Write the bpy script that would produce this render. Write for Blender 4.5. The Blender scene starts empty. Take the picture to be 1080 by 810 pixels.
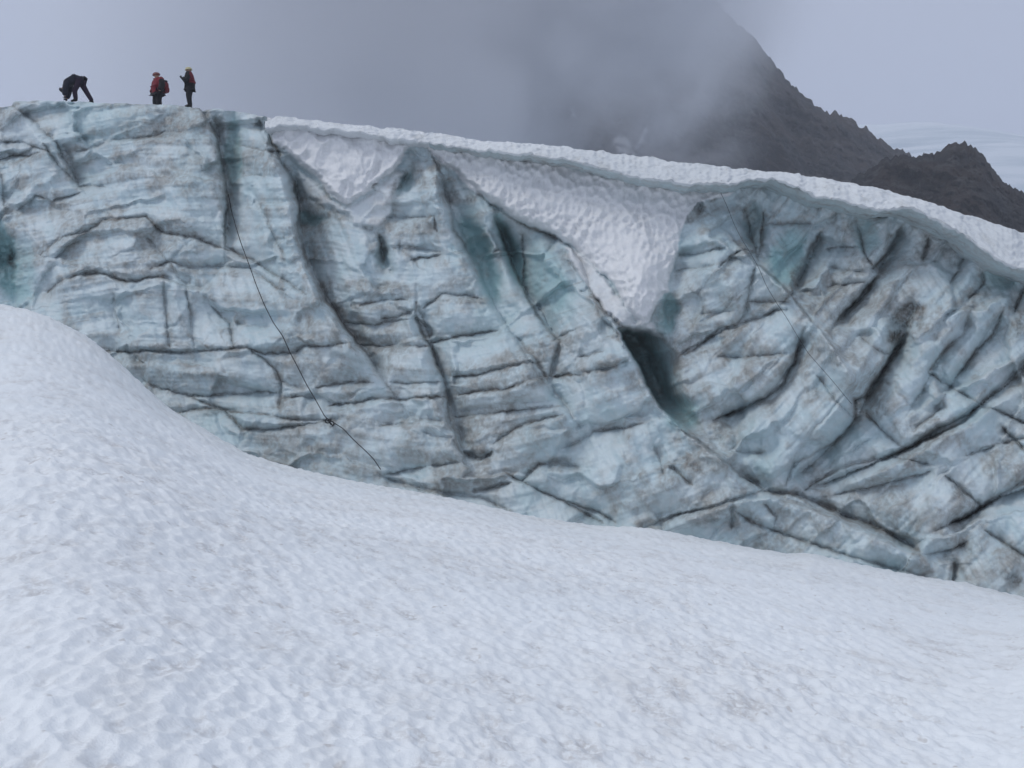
import bpy, math
import numpy as np
from mathutils import Vector

RNG = np.random.default_rng(7)
sc = bpy.context.scene
C = sc.collection
F, CX, CY = 1200.0, 540.0, 405.0          # focal length in photo pixels, photo centre


# ------------------------------------------------------------------ helpers
def tag(o, label, cat, kind=None, group=None):
    o['label'] = label
    o['category'] = cat
    if kind: o['kind'] = kind
    if group: o['group'] = group
    return o


def P(px, py, d):
    return np.array(((px - CX) / F * d, d, (CY - py) / F * d))


def hash3(i, j, k, seed):
    h = (i.astype(np.int64) * 374761393 + j.astype(np.int64) * 668265263 + k.astype(np.int64) * 2147483647 + seed * 1274126177) & 0xFFFFFFFF
    h = ((h ^ (h >> 13)) * 1274126177) & 0xFFFFFFFF
    return (h ^ (h >> 16)) & 0xFFFFFFFF


_G = RNG.normal(size=(256, 3))
_G /= np.linalg.norm(_G, axis=1)[:, None]


def perlin(x, y, z=None, seed=0):
    x = np.asarray(x, float); y = np.asarray(y, float)
    z = np.zeros_like(x) + 0.37 if z is None else z
    xi, yi, zi = np.floor(x), np.floor(y), np.floor(z)
    xf, yf, zf = x - xi, y - yi, z - zi
    u, v, w = (t * t * t * (t * (t * 6 - 15) + 10) for t in (xf, yf, zf))
    xi, yi, zi = xi.astype(np.int64), yi.astype(np.int64), zi.astype(np.int64)

    def g(a, b, c):
        q = _G[hash3(xi + a, yi + b, zi + c, seed) & 255]
        return q[..., 0] * (xf - a) + q[..., 1] * (yf - b) + q[..., 2] * (zf - c)
    def lx(b, c): return g(0, b, c) * (1 - u) + g(1, b, c) * u
    a = lx(0, 0) * (1 - v) + lx(1, 0) * v
    b = lx(0, 1) * (1 - v) + lx(1, 1) * v
    return (a * (1 - w) + b * w) * 1.5


def fbm(x, y, z=None, oct=4, seed=0, gain=.5, ridged=False):
    t = 0; a = 1; f = 1; n = 0
    for o in range(oct):
        p = perlin(x * f, y * f, None if z is None else z * f, seed + o * 17)
        if ridged: p = 1 - 2 * np.abs(p)
        t = t + a * p; n += a; a *= gain; f *= 2.03
    return t / n


def worley(x, y, seed=0):
    xi, yi = np.floor(x).astype(np.int64), np.floor(y).astype(np.int64)
    best = np.full(x.shape, 9.0)
    zero = np.zeros_like(xi)
    for a in (-1, 0, 1):
        for b in (-1, 0, 1):
            h = hash3(xi + a, yi + b, zero, seed)
            ox = (h & 1023) / 1023.0; oy = ((h >> 10) & 1023) / 1023.0
            best = np.minimum(best, np.hypot(xi + a + ox - x, yi + b + oy - y))
    return best


def cells(x, y, seed=0):
    """second minus first distance, random tilt of the own cell, offset from its centre"""
    xi, yi = np.floor(x).astype(np.int64), np.floor(y).astype(np.int64)
    f1 = np.full(x.shape, 9.0); f2 = f1.copy(); idh = np.zeros(x.shape, np.int64); dx_ = np.zeros(x.shape); dy_ = np.zeros(x.shape)
    zero = np.zeros_like(xi)
    for a in (-1, 0, 1):
        for b in (-1, 0, 1):
            h = hash3(xi + a, yi + b, zero, seed)
            cx = xi + a + (h & 1023) / 1023.0; cy_ = yi + b + ((h >> 10) & 1023) / 1023.0
            d = np.hypot(cx - x, cy_ - y)
            m = d < f1
            f2 = np.where(m, f1, np.minimum(f2, d))
            f1 = np.where(m, d, f1); idh = np.where(m, h, idh)
            dx_ = np.where(m, x - cx, dx_); dy_ = np.where(m, y - cy_, dy_)
    r1 = ((idh >> 3) & 255) / 127.5 - 1; r2 = ((idh >> 12) & 255) / 127.5 - 1; r3 = ((idh >> 20) & 255) / 127.5 - 1
    return f2 - f1, r1 * dx_ + r2 * dy_, r3


def sstep(a, b, x):
    t = np.clip((x - a) / (b - a), 0, 1)
    return t * t * (3 - 2 * t)


def pl(s):
    """polyline from 'x,y x,y ...'"""
    return np.array([[float(q) for q in p.split(',')] for p in s.split()])


def curve(s, x):
    p = pl(s)
    return np.interp(x, p[:, 0], p[:, 1])


def grid_mesh(name, V, closed_u=False, cols=None, smooth=True, mat=None, extra_faces=None):
    """V: (rows, cols, 3) -> mesh object"""
    n, m = V.shape[:2]
    idx = np.arange(n * m).reshape(n, m)
    if closed_u:
        idx = np.concatenate([idx, idx[:, :1]], 1)
    q = np.stack([idx[:-1, :-1], idx[1:, :-1], idx[1:, 1:], idx[:-1, 1:]], -1).reshape(-1, 4)
    me = bpy.data.meshes.new(name)
    me.vertices.add(n * m)
    me.vertices.foreach_set('co', V.reshape(-1).astype(np.float32))
    nf = len(q)
    me.loops.add(nf * 4)
    me.loops.foreach_set('vertex_index', q.reshape(-1).astype(np.int32))
    me.polygons.add(nf)
    me.polygons.foreach_set('loop_start', (np.arange(nf) * 4).astype(np.int32))
    me.polygons.foreach_set('use_smooth', np.full(nf, smooth))
    if cols is not None:
        a = me.color_attributes.new('masks', 'FLOAT_COLOR', 'POINT')
        a.data.foreach_set('color', cols.reshape(-1).astype(np.float32))
    me.update(calc_edges=True)
    me.validate()
    o = bpy.data.objects.new(name, me)
    if mat: me.materials.append(mat)
    C.objects.link(o)
    return o


class NT:
    def __init__(self, name):
        self.m = bpy.data.materials.new(name); self.m.use_nodes = True
        self.t = self.m.node_tree; self.t.nodes.clear()
        self.out = self.t.nodes.new('ShaderNodeOutputMaterial')
    def n(self, typ, **kw):
        nd = self.t.nodes.new(typ)
        for k, v in kw.items(): setattr(nd, k, v)
        return nd
    def set(self, sock, v):
        if isinstance(v, bpy.types.NodeSocket): self.t.links.new(v, sock)
        elif hasattr(sock.default_value, '__len__') and not hasattr(v, '__len__'):
            sock.default_value = (v,) * len(sock.default_value)
        elif hasattr(v, '__len__') and len(v) == 3 and len(sock.default_value) == 4: sock.default_value = (*v, 1)
        else: sock.default_value = v
    def math(self, op, a, b=0.0, c=None, clamp=False):
        nd = self.n('ShaderNodeMath', operation=op, use_clamp=clamp)
        self.set(nd.inputs[0], a); self.set(nd.inputs[1], b)
        if c is not None: self.set(nd.inputs[2], c)
        return nd.outputs[0]
    def mix(self, f, a, b, blend='MIX'):
        nd = self.n('ShaderNodeMix', data_type='RGBA', blend_type=blend)
        self.set(nd.inputs[0], f); self.set(nd.inputs[6], a); self.set(nd.inputs[7], b)
        return nd.outputs[2]
    def noise(self, scale, detail=4, rough=.55, vec=None, dist=0.0):
        nd = self.n('ShaderNodeTexNoise')
        nd.inputs['Scale'].default_value = scale; nd.inputs['Detail'].default_value = detail
        nd.inputs['Roughness'].default_value = rough; nd.inputs['Distortion'].default_value = dist
        if vec is not None: self.t.links.new(vec, nd.inputs['Vector'])
        return nd.outputs['Fac']
    def ramp(self, f, lo, hi):
        nd = self.n('ShaderNodeMapRange', interpolation_type='SMOOTHSTEP')
        self.set(nd.inputs[0], f); nd.inputs[1].default_value = lo; nd.inputs[2].default_value = hi
        return nd.outputs[0]
    def pos(self): return self.n('ShaderNodeNewGeometry').outputs['Position']
    def mapping(self, vec, scale=(1, 1, 1), rot=(0, 0, 0)):
        nd = self.n('ShaderNodeMapping')
        self.t.links.new(vec, nd.inputs[0]); nd.inputs['Scale'].default_value = scale
        nd.inputs['Rotation'].default_value = rot
        return nd.outputs[0]
    def attr(self, name='masks'):
        a = self.n('ShaderNodeAttribute', attribute_name=name)
        s = self.n('ShaderNodeSeparateColor')
        self.t.links.new(a.outputs['Color'], s.inputs[0])
        return s.outputs[0], s.outputs[1], s.outputs[2], a.outputs['Alpha']
    def bump(self, h, strength, dist, normal=None):
        b = self.n('ShaderNodeBump')
        self.set(b.inputs['Height'], h); b.inputs['Distance'].default_value = dist
        self.set(b.inputs['Strength'], strength)
        if normal is not None: self.t.links.new(normal, b.inputs['Normal'])
        return b.outputs[0]
    def bsdf(self, col, rough=.6, normal=None, spec=.3, **kw):
        b = self.n('ShaderNodeBsdfPrincipled')
        self.set(b.inputs['Base Color'], col); self.set(b.inputs['Roughness'], rough)
        b.inputs['Specular IOR Level'].default_value = spec
        if normal is not None: self.t.links.new(normal, b.inputs['Normal'])
        for k, v in kw.items(): self.set(b.inputs[k], v)
        self.t.links.new(b.outputs[0], self.out.inputs[0])
        return self.m


# ------------------------------------------------------------------ materials
def mat_ice():
    k = NT('glacier_ice'); d, te, sn, gr = k.attr(); p = k.pos()
    fine = k.noise(7, 6, .62, p)
    mid = k.noise(1.6, 5, .6, p, .6)
    big = k.noise(.45, 4, .55, p)
    spk = k.noise(26, 3, .6, p)
    clean = k.mix(k.ramp(big, .35, .68), (.53, .65, .695), (.62, .71, .745))
    clean = k.mix(k.ramp(mid, .42, .72), clean, (.66, .73, .75))
    col = k.mix(te, clean, (.28, .48, .50))
    # grime: thin grey-brown film, broken up by noise
    g2 = k.math('MULTIPLY', gr, k.ramp(k.math('ADD', k.math('MULTIPLY', fine, .35), k.math('MULTIPLY', mid, .7)), .28, .74))
    col = k.mix(k.math('MULTIPLY', g2, .92), col, (.235, .232, .215))
    # snow cover
    sncol = k.mix(k.ramp(mid, .3, .75), (.74, .755, .77), (.82, .83, .84))
    sncol = k.mix(k.math('MULTIPLY', k.ramp(fine, .54, .75), .24), sncol, (.46, .45, .44))
    col = k.mix(sn, col, sncol)
    # dirt lines and smudges, with painted shade in the slot and hollows
    dd = k.math('MULTIPLY', d, k.math('ADD', .55, k.math('MULTIPLY', k.ramp(fine, .33, .66), .55)), clamp=True)
    dcol = k.mix(k.ramp(mid, .4, .65), (.052, .048, .043), (.13, .108, .088))
    col = k.mix(dd, col, dcol)
    # scattered grit
    grit = k.math('MULTIPLY', k.ramp(spk, .66, .72), k.ramp(mid, .5, .62))
    col = k.mix(k.math('MULTIPLY', grit, .5), col, (.06, .055, .05))
    b1 = k.bump(mid, .35, .12)
    b2 = k.bump(fine, .45, .04, b1)
    rough = k.mix(sn, (.46,) * 3, (.8,) * 3)
    return k.bsdf(col, rough, b2, .35)


def mat_snow(name, base=(.86, .89, .91), alt=(.79, .83, .86), dirty=(.66, .64, .61), damt=.28, pits=False):
    k = NT(name); p = k.pos()
    big = k.noise(.12, 4, .5, p)
    m1 = k.noise(1.3, 5, .6, k.mapping(p, (1, .45, 1)))
    fine = k.noise(14, 5, .65, p)
    spk = k.noise(9, 2, .5, k.mapping(p, (1, .5, 1)))
    col = k.mix(k.ramp(big, .3, .7), base, alt)
    col = k.mix(k.math('MULTIPLY', k.ramp(m1, .52, .74), damt), col, dirty)
    col = k.mix(k.math('MULTIPLY', k.ramp(spk, .66, .75), .45), col, (.40, .36, .33))
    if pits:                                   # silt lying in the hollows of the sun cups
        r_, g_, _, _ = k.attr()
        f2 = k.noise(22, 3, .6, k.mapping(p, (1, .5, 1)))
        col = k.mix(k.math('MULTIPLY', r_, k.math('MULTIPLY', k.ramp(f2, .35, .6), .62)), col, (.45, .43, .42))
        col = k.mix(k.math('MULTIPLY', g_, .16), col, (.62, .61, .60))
    b1 = k.bump(m1, .35, .08)
    b2 = k.bump(fine, .6, .025, b1)
    return k.bsdf(col, .75, b2, .25)


def mat_rock(name):
    k = NT(name); d, te, sn, gr = k.attr(); p = k.pos()
    a = k.noise(.035, 6, .6, p); b = k.noise(.22, 7, .72, k.mapping(p, (1, 1, .5)))
    col = k.mix(k.ramp(a, .38, .64), (.020, .022, .025), (.060, .043, .034))
    c_ = k.noise(.6, 6, .7, p)
    col = k.mix(k.math('MULTIPLY', k.ramp(b, .47, .62), .8), col, (.10, .095, .092))
    col = k.mix(k.math('MULTIPLY', k.ramp(c_, .5, .7), .7), col, (.012, .012, .014))
    col = k.mix(sn, col, (.66, .68, .72))
    return k.bsdf(col, .9, k.bump(b, 1.0, 6.0), .15)


def mat_plain(name, col, rough=.7, var=.35, scale=14):
    k = NT(name); p = k.n('ShaderNodeTexCoord').outputs['Object']
    f = k.noise(scale, 4, .6, p)
    dark = tuple(c * (1 - var) for c in col)
    return k.bsdf(k.mix(k.ramp(f, .3, .7), dark, col), rough, k.bump(f, .3, .01), .3)


M_ICE = mat_ice()
M_SNOW = mat_snow('old_snow', pits=True)
M_CORN = mat_snow('cornice_snow', (.72, .75, .77), (.62, .655, .68), (.42, .43, .42), .5)
M_ROCK = mat_rock('dark_rock')

# ------------------------------------------------------------------ ice cliff
TOP = ("-300,120 -120,116 0,113 12,112 15,107 40,106 80,107 130,109 180,111 210,114 214,118 222,115 235,116 250,118 270,121 "
       "285,124 303,125 333,128 367,132 400,136 436,138 503,149 594,157 633,163 700,170 747,177 802,181 836,185 "
       "880,193 905,198 974,216 1030,234 1080,250 1200,290 1400,350")
CREST = ("-400,300 -120,306 0,320 36,327 61,338 92,354 117,374 144,399 178,430 217,453 258,477 300,491 333,498 380,508 422,515 "
         "478,525 525,536 567,545 594,549 635,554 686,556 719,563 760,571 800,578 830,583 855,582 900,593 970,607 1010,613 1080,630 "
         "1200,652 1500,720")
A_ = np.linalg.solve(np.array([[1, 100, 108], [1, 1080, 260], [1, 500, 530]], float), 1 / np.array([50, 40, 41.]))


def depth0(px, py):
    return 1 / (A_[0] + A_[1] * px + A_[2] * py)


NC, NR = 1040, 440
cpx = np.linspace(-130, 1210, NC)
ctop = curve(TOP, cpx) + 1.2 * perlin(cpx * .12, cpx * 0 + .5, seed=5) + .7 * perlin(cpx * .4, cpx * 0 + .5, seed=6)
cbot = curve(CREST, cpx) + 70
v = np.linspace(0, 1, NR)[:, None]
PX = np.broadcast_to(cpx[None], (NR, NC)).copy()
PY = ctop[None] + (cbot - ctop)[None] * v
D0 = depth0(PX, PY)
X0 = (PX - CX) / F * D0; Z0 = (CY - PY) / F * D0           # world coords on the base face
# domain warp so traced cracks run irregularly
wa = fbm(X0 * .9, Z0 * .9, oct=3, seed=11); wb = fbm(X0 * .9, Z0 * .9, oct=3, seed=31)
wc = fbm(X0 * 4, Z0 * 4, oct=2, seed=51); wd = fbm(X0 * 4, Z0 * 4, oct=2, seed=71)
WX = PX + 3.2 * wa + 1.6 * wc
WY = PY + 3.2 * wb + 1.6 * wd
jit = np.clip(.72 + 1.1 * fbm(X0 * 2.6, Z0 * 2.6, oct=4, seed=91, gain=.65), .08, 1.5)

H = np.zeros((NR, NC))                      # metres towards the viewer
DIRT_SHADE = np.zeros((NR, NC)); HALO = np.zeros((NR, NC)); TEAL = np.zeros((NR, NC)); SNOW = np.zeros((NR, NC))
NEAR = np.full((NR, NC), 60.0)

# each crack: points | half-width px | darkness | step in metres (left side of travel direction pushed out)
CRACKS = """
15,112 28,122 46,136 60,152 70,170 80,190 84,196|2.6|.7|.25
46,151 62,176 83,196|2|.6|0
83,196 112,197|1.8|.95|0
0,151 17,149 44,157 52,160|1.5|.8|0
-60,180 0,169 11,165 30,165 42,160|1.6|.8|0
80,160 94,157 111,150 139,146 158,144 175,137|2|.75|.15
17,222 39,205 55,212 83,203|1.2|.55|0
42,269 64,251 92,243 108,232 133,230 155,229 169,244 205,251 222,257 242,264|1.9|.8|.18
50,308 67,294 83,289 111,289 125,294 144,296 172,292 192,300|2.2|.9|.22
158,283 178,276 200,282 228,280 261,282 300,307|1.6|.7|.1
206,114 214,119 228,142 236,175 241,208 237,240 237,258|2.4|.85|.5
237,258 256,270 300,295 322,310|1.8|.7|0
272,124 286,147 297,164|1.8|.8|0
253,153 275,158 292,160|1.2|.6|0
253,183 278,186|1|.45|0
155,250 178,278 200,305|.9|.4|0
-30,150 0,180 5,217|1.6|.8|0
294,164 311,192 317,219 314,244 322,272 331,292 344,317 350,325 367,347 383,369 400,397 411,411|3.2|.9|.7
399,247 401,262 408,280|2.4|.7|.2
405,230 436,230 458,229 461,244|1.3|.75|0
417,258 440,262 464,266|1|.5|0
433,274 464,269|1.3|.75|0
378,322 400,317 430,315|1.4|.75|0
447,324 467,312 492,312 511,317|1.6|.8|.1
455,164 467,186 475,217 480,244 489,258 500,280|2.4|.75|.3
455,161 478,178 500,197 511,211|2.2|.7|0
511,211 536,227 555,238 578,247 600,258|1.8|.8|0
600,260 614,275 622,306 639,330 655,346 678,349|2.6|.85|.3
522,227 533,260 544,288 555,310 567,333 590,360|2|.8|.4
551,247 553,274 551,297 558,313|1.8|.8|0
400,337 417,335 439,324|1.3|.7|0
716,269 736,268 763,261|1.3|.6|0
714,285 740,281 752,278|1.1|.5|0
758,281 772,269 786,264 797,267|1.8|.75|0
797,278 791,300 786,331 777,342 758,347 736,364 722,375|1.9|.75|.2
777,342 802,335 819,328 830,328|1.5|.65|0
774,253 797,278 819,294 838,317 855,339 874,358 884,372|2.2|.65|.6
788,318 830,319|1.1|.55|0
738,331 772,328|1|.5|0
785,222 794,250 800,275|2|.7|0
806,224 804,245 801,270|1.6|.85|.3
811,236 858,236|1.1|.5|0
866,244 852,272 838,305 826,318|3.4|.7|.3
847,348 838,382 827,404 808,418 780,432 752,443|2.5|.95|.1
902,233 913,267 922,281|1.6|.85|0
952,236 936,267 922,283|3.2|.95|.3
922,294 905,317 886,333 877,347|3.2|.85|.2
980,253 974,275|2.5|.85|0
1024,328 1016,350 997,369 980,392|1.8|.75|.2
1058,328 1047,353 1030,369 1010,395|1.7|.7|.15
1022,317 1038,300 1036,285|1.5|.65|0
1082,300 1070,328|2.5|.9|0
874,283 911,286|1|.5|0
874,303 911,297|1.2|.6|0
872,262 905,260|1|.5|0
225,325 242,342 247,367|1.5|.7|0
247,342 283,344|1.1|.5|0
110,370 160,371 200,370 244,368 261,367 278,374 311,371 319,365 347,364 372,362|1.6|.75|.15
261,367 292,392 297,403 322,411|1.5|.65|0
150,402 200,419 239,415 292,414|1.4|.65|.1
297,403 294,433|1.5|.6|0
297,419 330,419|1.5|.75|0
200,419 228,431 264,436 311,442 350,443|1.5|.8|0
190,434 217,431 236,433 255,453 292,453 325,447 350,443|2|.85|.12
347,428 372,425 394,419 422,421 469,418|1.9|.95|.1
333,408 367,404 392,403|1.3|.7|0
364,339 394,342 430,336|1.2|.6|0
439,317 439,336 447,356 455,367 464,392 472,419 475,447 492,481|2.8|.75|.3
375,365 422,365 455,365|1.5|.75|0
411,403 464,403|1.2|.65|0
400,450 436,447 450,443 472,446|1.3|.7|0
447,455 462,462 478,462|1|.5|0
453,361 478,355 511,351 525,349|1.8|.8|.12
475,398 506,395 525,390 547,384 567,384|1.8|.9|.12
483,416 511,413 533,411 556,402 572,397 614,394|2.1|.95|.12
481,441 511,436 539,434 567,430 592,427|1.4|.75|.1
522,469 539,455 556,447 594,436|1.7|.75|.2
475,461 489,477 506,486 519,477|3|.75|0
590,358 578,402 592,422 611,449|2.6|.5|.25
544,355 564,380 578,402|2.6|.55|.2
592,474 611,466 628,455 658,452 678,445|1.8|.75|.15
583,358 608,347|1.1|.55|0
611,377 636,369|1.7|.75|0
617,391 642,387 664,380|1.8|.75|0
630,330 650,352 667,380 686,415 699,432|1.8|.5|0
533,499 550,508 567,491 592,488 611,492|1.9|.7|0
497,519 525,513 539,508|2.4|.7|0
544,505 578,522 606,535 636,552|1.6|.75|.15
400,500 417,508 447,516 483,522 511,526 533,537|2.8|.6|0
455,491 486,488|1.2|.55|0
405,500 425,497 450,492|1.6|.65|0
719,453 736,464 752,476 774,496 791,507 805,515|2.6|.9|.5
686,554 713,543 736,537 758,532 786,523 802,518|2.2|.9|-.3
802,518 830,520 852,526 880,539 897,546 936,562 965,578 976,586|3.4|.75|.35
772,534 772,557|1.6|.75|0
772,537 797,554 821,563 873,578 939,600 976,606|1.6|.6|0
716,376 736,362 758,351 774,343|1.6|.75|.1
758,376 802,375 830,371|1.1|.6|0
772,477 805,477|1.1|.85|0
902,443 888,459 863,476 852,482 836,490 827,512|1.7|.65|.25
849,518 872,501 899,490 936,482 958,473 972,466 997,457 1019,443 1033,429 1055,409 1066,398 1080,386 1120,350|2.3|.9|.35
805,532 819,545 816,557|1.5|.6|0
599,529 630,540 649,552|1.4|.7|0
705,490 730,512|1.4|.55|0
1033,429 1058,436 1080,446 1110,450|1.8|.85|.1
980,393 1002,407 1033,426|1.5|.75|.1
913,437 930,454 952,471|1.5|.65|.1
963,454 980,443 994,429|1.3|.6|0
880,522 913,516 947,507 980,496|1.1|.6|0
994,557 1016,546 1038,534 1058,521 1080,507 1130,490|3.4|.85|.3
997,501 1016,518 1036,534|2.4|.7|0
1058,451 1080,476|2|.7|0
908,357 927,371 938,375|1.6|.7|0
1006,593 1006,613|2.2|.9|0
976,584 1006,578 1020,570|2|.65|0
958,351 944,373 930,393 913,418 902,423 902,443|5|.9|0
940,482 980,489|1|.5|0
960,430 975,410|1|.45|0
860,395 880,420 900,440|1|.4|0
690,470 700,500|1|.35|0
120,310 125,350|1|.4|0
172,296 174,330 180,372|1.2|.45|0
196,302 202,345 206,370|1.2|.5|0
270,205 285,240 300,268|1.2|.4|0
1040,560 1062,575 1085,590|1.8|.6|0
1020,480 1050,470 1085,462|1.2|.5|0
1000,300 1010,285 1020,262|1.6|.6|0
"""
cw_noise = .62 + 1.5 * fbm(X0 * .75, Z0 * .75, oct=3, seed=131)


def seg_dist(pts, R):
    """distance and side to a polyline inside the column window reaching R px around it"""
    x0, x1 = pts[:, 0].min() - R, pts[:, 0].max() + R
    a, b = np.searchsorted(cpx, [x0, x1])
    sl = (slice(None), slice(max(a, 0), max(b, 1)))
    qx, qy = WX[sl], WY[sl]
    best = np.full(qx.shape, 1e9); side = np.zeros(qx.shape); along = np.zeros(qx.shape)
    L = np.hypot(*np.diff(pts, axis=0).T); cum = np.concatenate([[0], np.cumsum(L)]); tot = cum[-1]
    for i in range(len(pts) - 1):
        (ax, ay), (bx, by) = pts[i], pts[i + 1]
        dx, dy = bx - ax, by - ay
        t = np.clip(((qx - ax) * dx + (qy - ay) * dy) / (dx * dx + dy * dy + 1e-9), 0, 1)
        d = np.hypot(qx - ax - t * dx, qy - ay - t * dy)
        m = d < best
        best = np.where(m, d, best)
        side = np.where(m, np.sign(dx * (qy - ay) - dy * (qx - ax)), side)
        along = np.where(m, (cum[i] + t * L[i]) / tot, along)
    return sl, best, side, along


def poly_sd(s):
    """signed distance (px, positive inside) to a polygon on the whole grid"""
    p = pl(s); q = np.concatenate([p, p[:1]]); WX = PX + 4 * wa + 2.5 * wc; WY = PY + 4 * wb + 2.5 * wd
    best = np.full(PX.shape, 1e9); inside = np.zeros(PX.shape, bool)
    for (ax, ay), (bx, by) in zip(q[:-1], q[1:]):
        dx, dy = bx - ax, by - ay
        t = np.clip(((WX - ax) * dx + (WY - ay) * dy) / (dx * dx + dy * dy + 1e-9), 0, 1)
        best = np.minimum(best, np.hypot(WX - ax - t * dx, WY - ay - t * dy))
        if ay != by:
            c = ((ay > WY) != (by > WY)) & (WX < (bx - ax) * (WY - ay) / (by - ay) + ax)
            inside ^= c
    return np.where(inside, best, -best)


CLEAN = []
for line in CRACKS.strip().splitlines():
    pts, w, dark, step = line.split('|')
    pts = pl(pts); w = float(w); dark = float(dark); step = float(step)
    sl, d, side, al = seg_dist(pts, 60)
    taper = np.clip(np.minimum(al, 1 - al) * 7 + .35, 0, 1)
    ww = w * jit[sl] * taper
    core = np.exp(-(d / (.60 * ww + .45)) ** 2)
    brk = np.clip(cw_noise[sl] + .2, .35, 1)
    DIRT_SHADE[sl] = np.maximum(DIRT_SHADE[sl], dark * core * brk)
    # the film of dirt washes down below each line
    HALO[sl] = np.maximum(HALO[sl], dark * brk * np.exp(-d / (w * 1.8 + 1.5 + 4.5 * jit[sl])))
    H[sl] -= .07 * w * np.exp(-(d / (.8 * ww + .6)) ** 2) * taper * np.clip(brk * 1.3, 0, 1)
    if not step: step = .13 * (1 if (len(CLEAN) % 3) else -1)
    CLEAN.append(1)
    if step:
        fall = np.exp(-d / 26) * taper
        H[sl] += step * fall * sstep(-1, 1, np.clip(side * d / (w * .7 + .6), -1, 1))
    NEAR[sl] = np.minimum(NEAR[sl], d + (1 - taper) * 8)
# pillowed blocks between the cracks
H += .16 * (1 - np.exp(-NEAR / 5)) + .50 * (1 - np.exp(-NEAR / 30))


RUNS = """
224,115 236,170 240,220 241,262|9|-1.1
294,166 316,215 320,260 344,317 372,355 408,407|11|-1.5
264,120 290,170 306,220 312,260 335,318 360,352 396,402|9|.8
66,150 84,196|8|-.6
10,110 40,145 66,190|10|.5
455,166 485,240 520,320 560,385 606,446|11|-.8
447,170 470,230 500,290 540,350 580,410|9|.55
522,227 551,300 592,362|10|-1.0
560,250 590,300 625,345 660,400|12|.7
439,317 455,367 472,419 491,478|10|-.8
425,320 440,370 455,420 470,470|10|.4
605,290 648,345 690,425 745,474 798,514|7|1.0
754,482 805,518 880,541 976,588|10|-1.0
690,562 770,530 830,524 900,556 980,596|8|.6
774,250 797,278 838,317 874,356 905,415|8|1.0
868,244 838,308|10|-.9
954,236 924,290 880,345|8|-.9
958,345 930,393 903,440 866,480 830,510|11|-1.1
940,330 905,390 885,430 850,465|8|.5
1100,372 1033,430 950,476 850,518|10|-.9
1090,400 1030,446 955,488 880,520|10|.6
1120,500 1058,523 994,557|10|-.9
1024,328 985,390 960,430|8|-.5
1058,328 1010,395 980,440|8|-.5
848,345 838,382 808,418 752,443|8|-.7
50,300 95,280 150,290 200,302|9|.5
40,262 90,236 150,222 210,244|9|.4
110,364 200,366 372,358|7|.35
230,440 350,436 470,412|7|.35
475,392 570,378|6|.3
483,424 600,400|6|.35
480,436 592,420|5|-.3
"""
for line in RUNS.strip().splitlines():
    pts, w, a = line.split('|'); pts = pl(pts); w = float(w); a = float(a)
    sl, d, side, al = seg_dist(pts, 60)
    tp = sstep(0, .12, np.minimum(al, 1 - al))
    dd_ = np.hypot(d, 1.5)
    wob = .75 + .5 * np.clip(wa[sl] + .5, 0, 1)
    if a < 0:      # gullies: steep wall on the left, long ramp on the right
        lw_ = np.where(side > 0, 3.2, 1.9 * w)
    else:
        lw_ = np.where(side > 0, 1.9 * w, 1.2 * w)
    H[sl] += (1.1 if a < 0 else 1.45) * a * wob * tp * np.exp(-dd_ / lw_)


def blob(cx, cy, rx, ry, rot=0):
    c, s = math.cos(math.radians(rot)), math.sin(math.radians(rot))
    bx, by = WX + 7 * wa + 3 * wd - cx, WY + 7 * wb + 3 * wc - cy
    u = bx * c + by * s; w_ = -bx * s + by * c
    return np.exp(-((u / rx) ** 2 + (w_ / ry) ** 2))


RELIEF = [  # centre, radii, rotation, metres, teal
    (508, 275, 15, 55, -18, -1.3, .8), (540, 265, 12, 42, -20, -1.1, .85), (578, 295, 22, 40, -18, -.5, .55),
    (6, 275, 13, 45, -8, -1.7, .9), (22, 290, 16, 40, 0, -.5, .5), (330, 231, 13, 8, 10, -1.0, .75),
    (428, 190, 8, 20, 20, -.9, .45), (402, 264, 7, 20, -10, -.9, .3), (797, 240, 12, 26, -5, -1.3, .4),
    (832, 272, 20, 34, 18, -.6, .75), (247, 158, 9, 42, -4, -1.0, .7), (1055, 292, 20, 18, 0, -.9, .5),
    (955, 338, 24, 16, -25, -.8, 0), (944, 355, 12, 16, 20, -.9, 0), (915, 250, 14, 22, -20, -.2, .55),
    (704, 330, 10, 24, 0, -1.0, .8), (720, 435, 16, 20, -35, -.6, .7), (520, 290, 40, 60, -18, -.3, .2),
    (110, 128, 50, 26, 0, .5, .25), (285, 240, 20, 80, -12, .6, .12), (180, 210, 45, 60, 0, .3, 0), (205, 180, 20, 60, 0, .15, .15),
    (460, 200, 14, 50, -10, .5, 0), (575, 420, 55, 30, 15, .6, 0), (640, 400, 30, 60, -35, .8, 0),
    (748, 255, 26, 40, -10, .9, .1), (770, 300, 22, 40, -30, .6, .1), (830, 380, 60, 40, 25, .5, 0),
    (700, 505, 70, 34, 28, .6, 0), (480, 340, 40, 30, 0, .4, .05), (670, 305, 26, 40, -20, .7, 0),
    (330, 340, 50, 50, 0, .35, 0), (960, 400, 50, 50, 0, .4, 0), (900, 590, 80, 20, 20, .4, .1),
    (790, 470, 40, 40, 0, .4, .15), (1000, 540, 60, 40, 0, .35, 0), (560, 460, 30, 18, -15, .3, .1),
]
for cx, cy, rx, ry, rot, amp, teal in RELIEF:
    b = blob(cx, cy, rx, ry, rot)
    H += amp * (1.45 if amp > 0 else .85) * b
    if teal: TEAL = np.maximum(TEAL, teal * sstep(.15, .7, b + .25 * wa * b))

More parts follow.
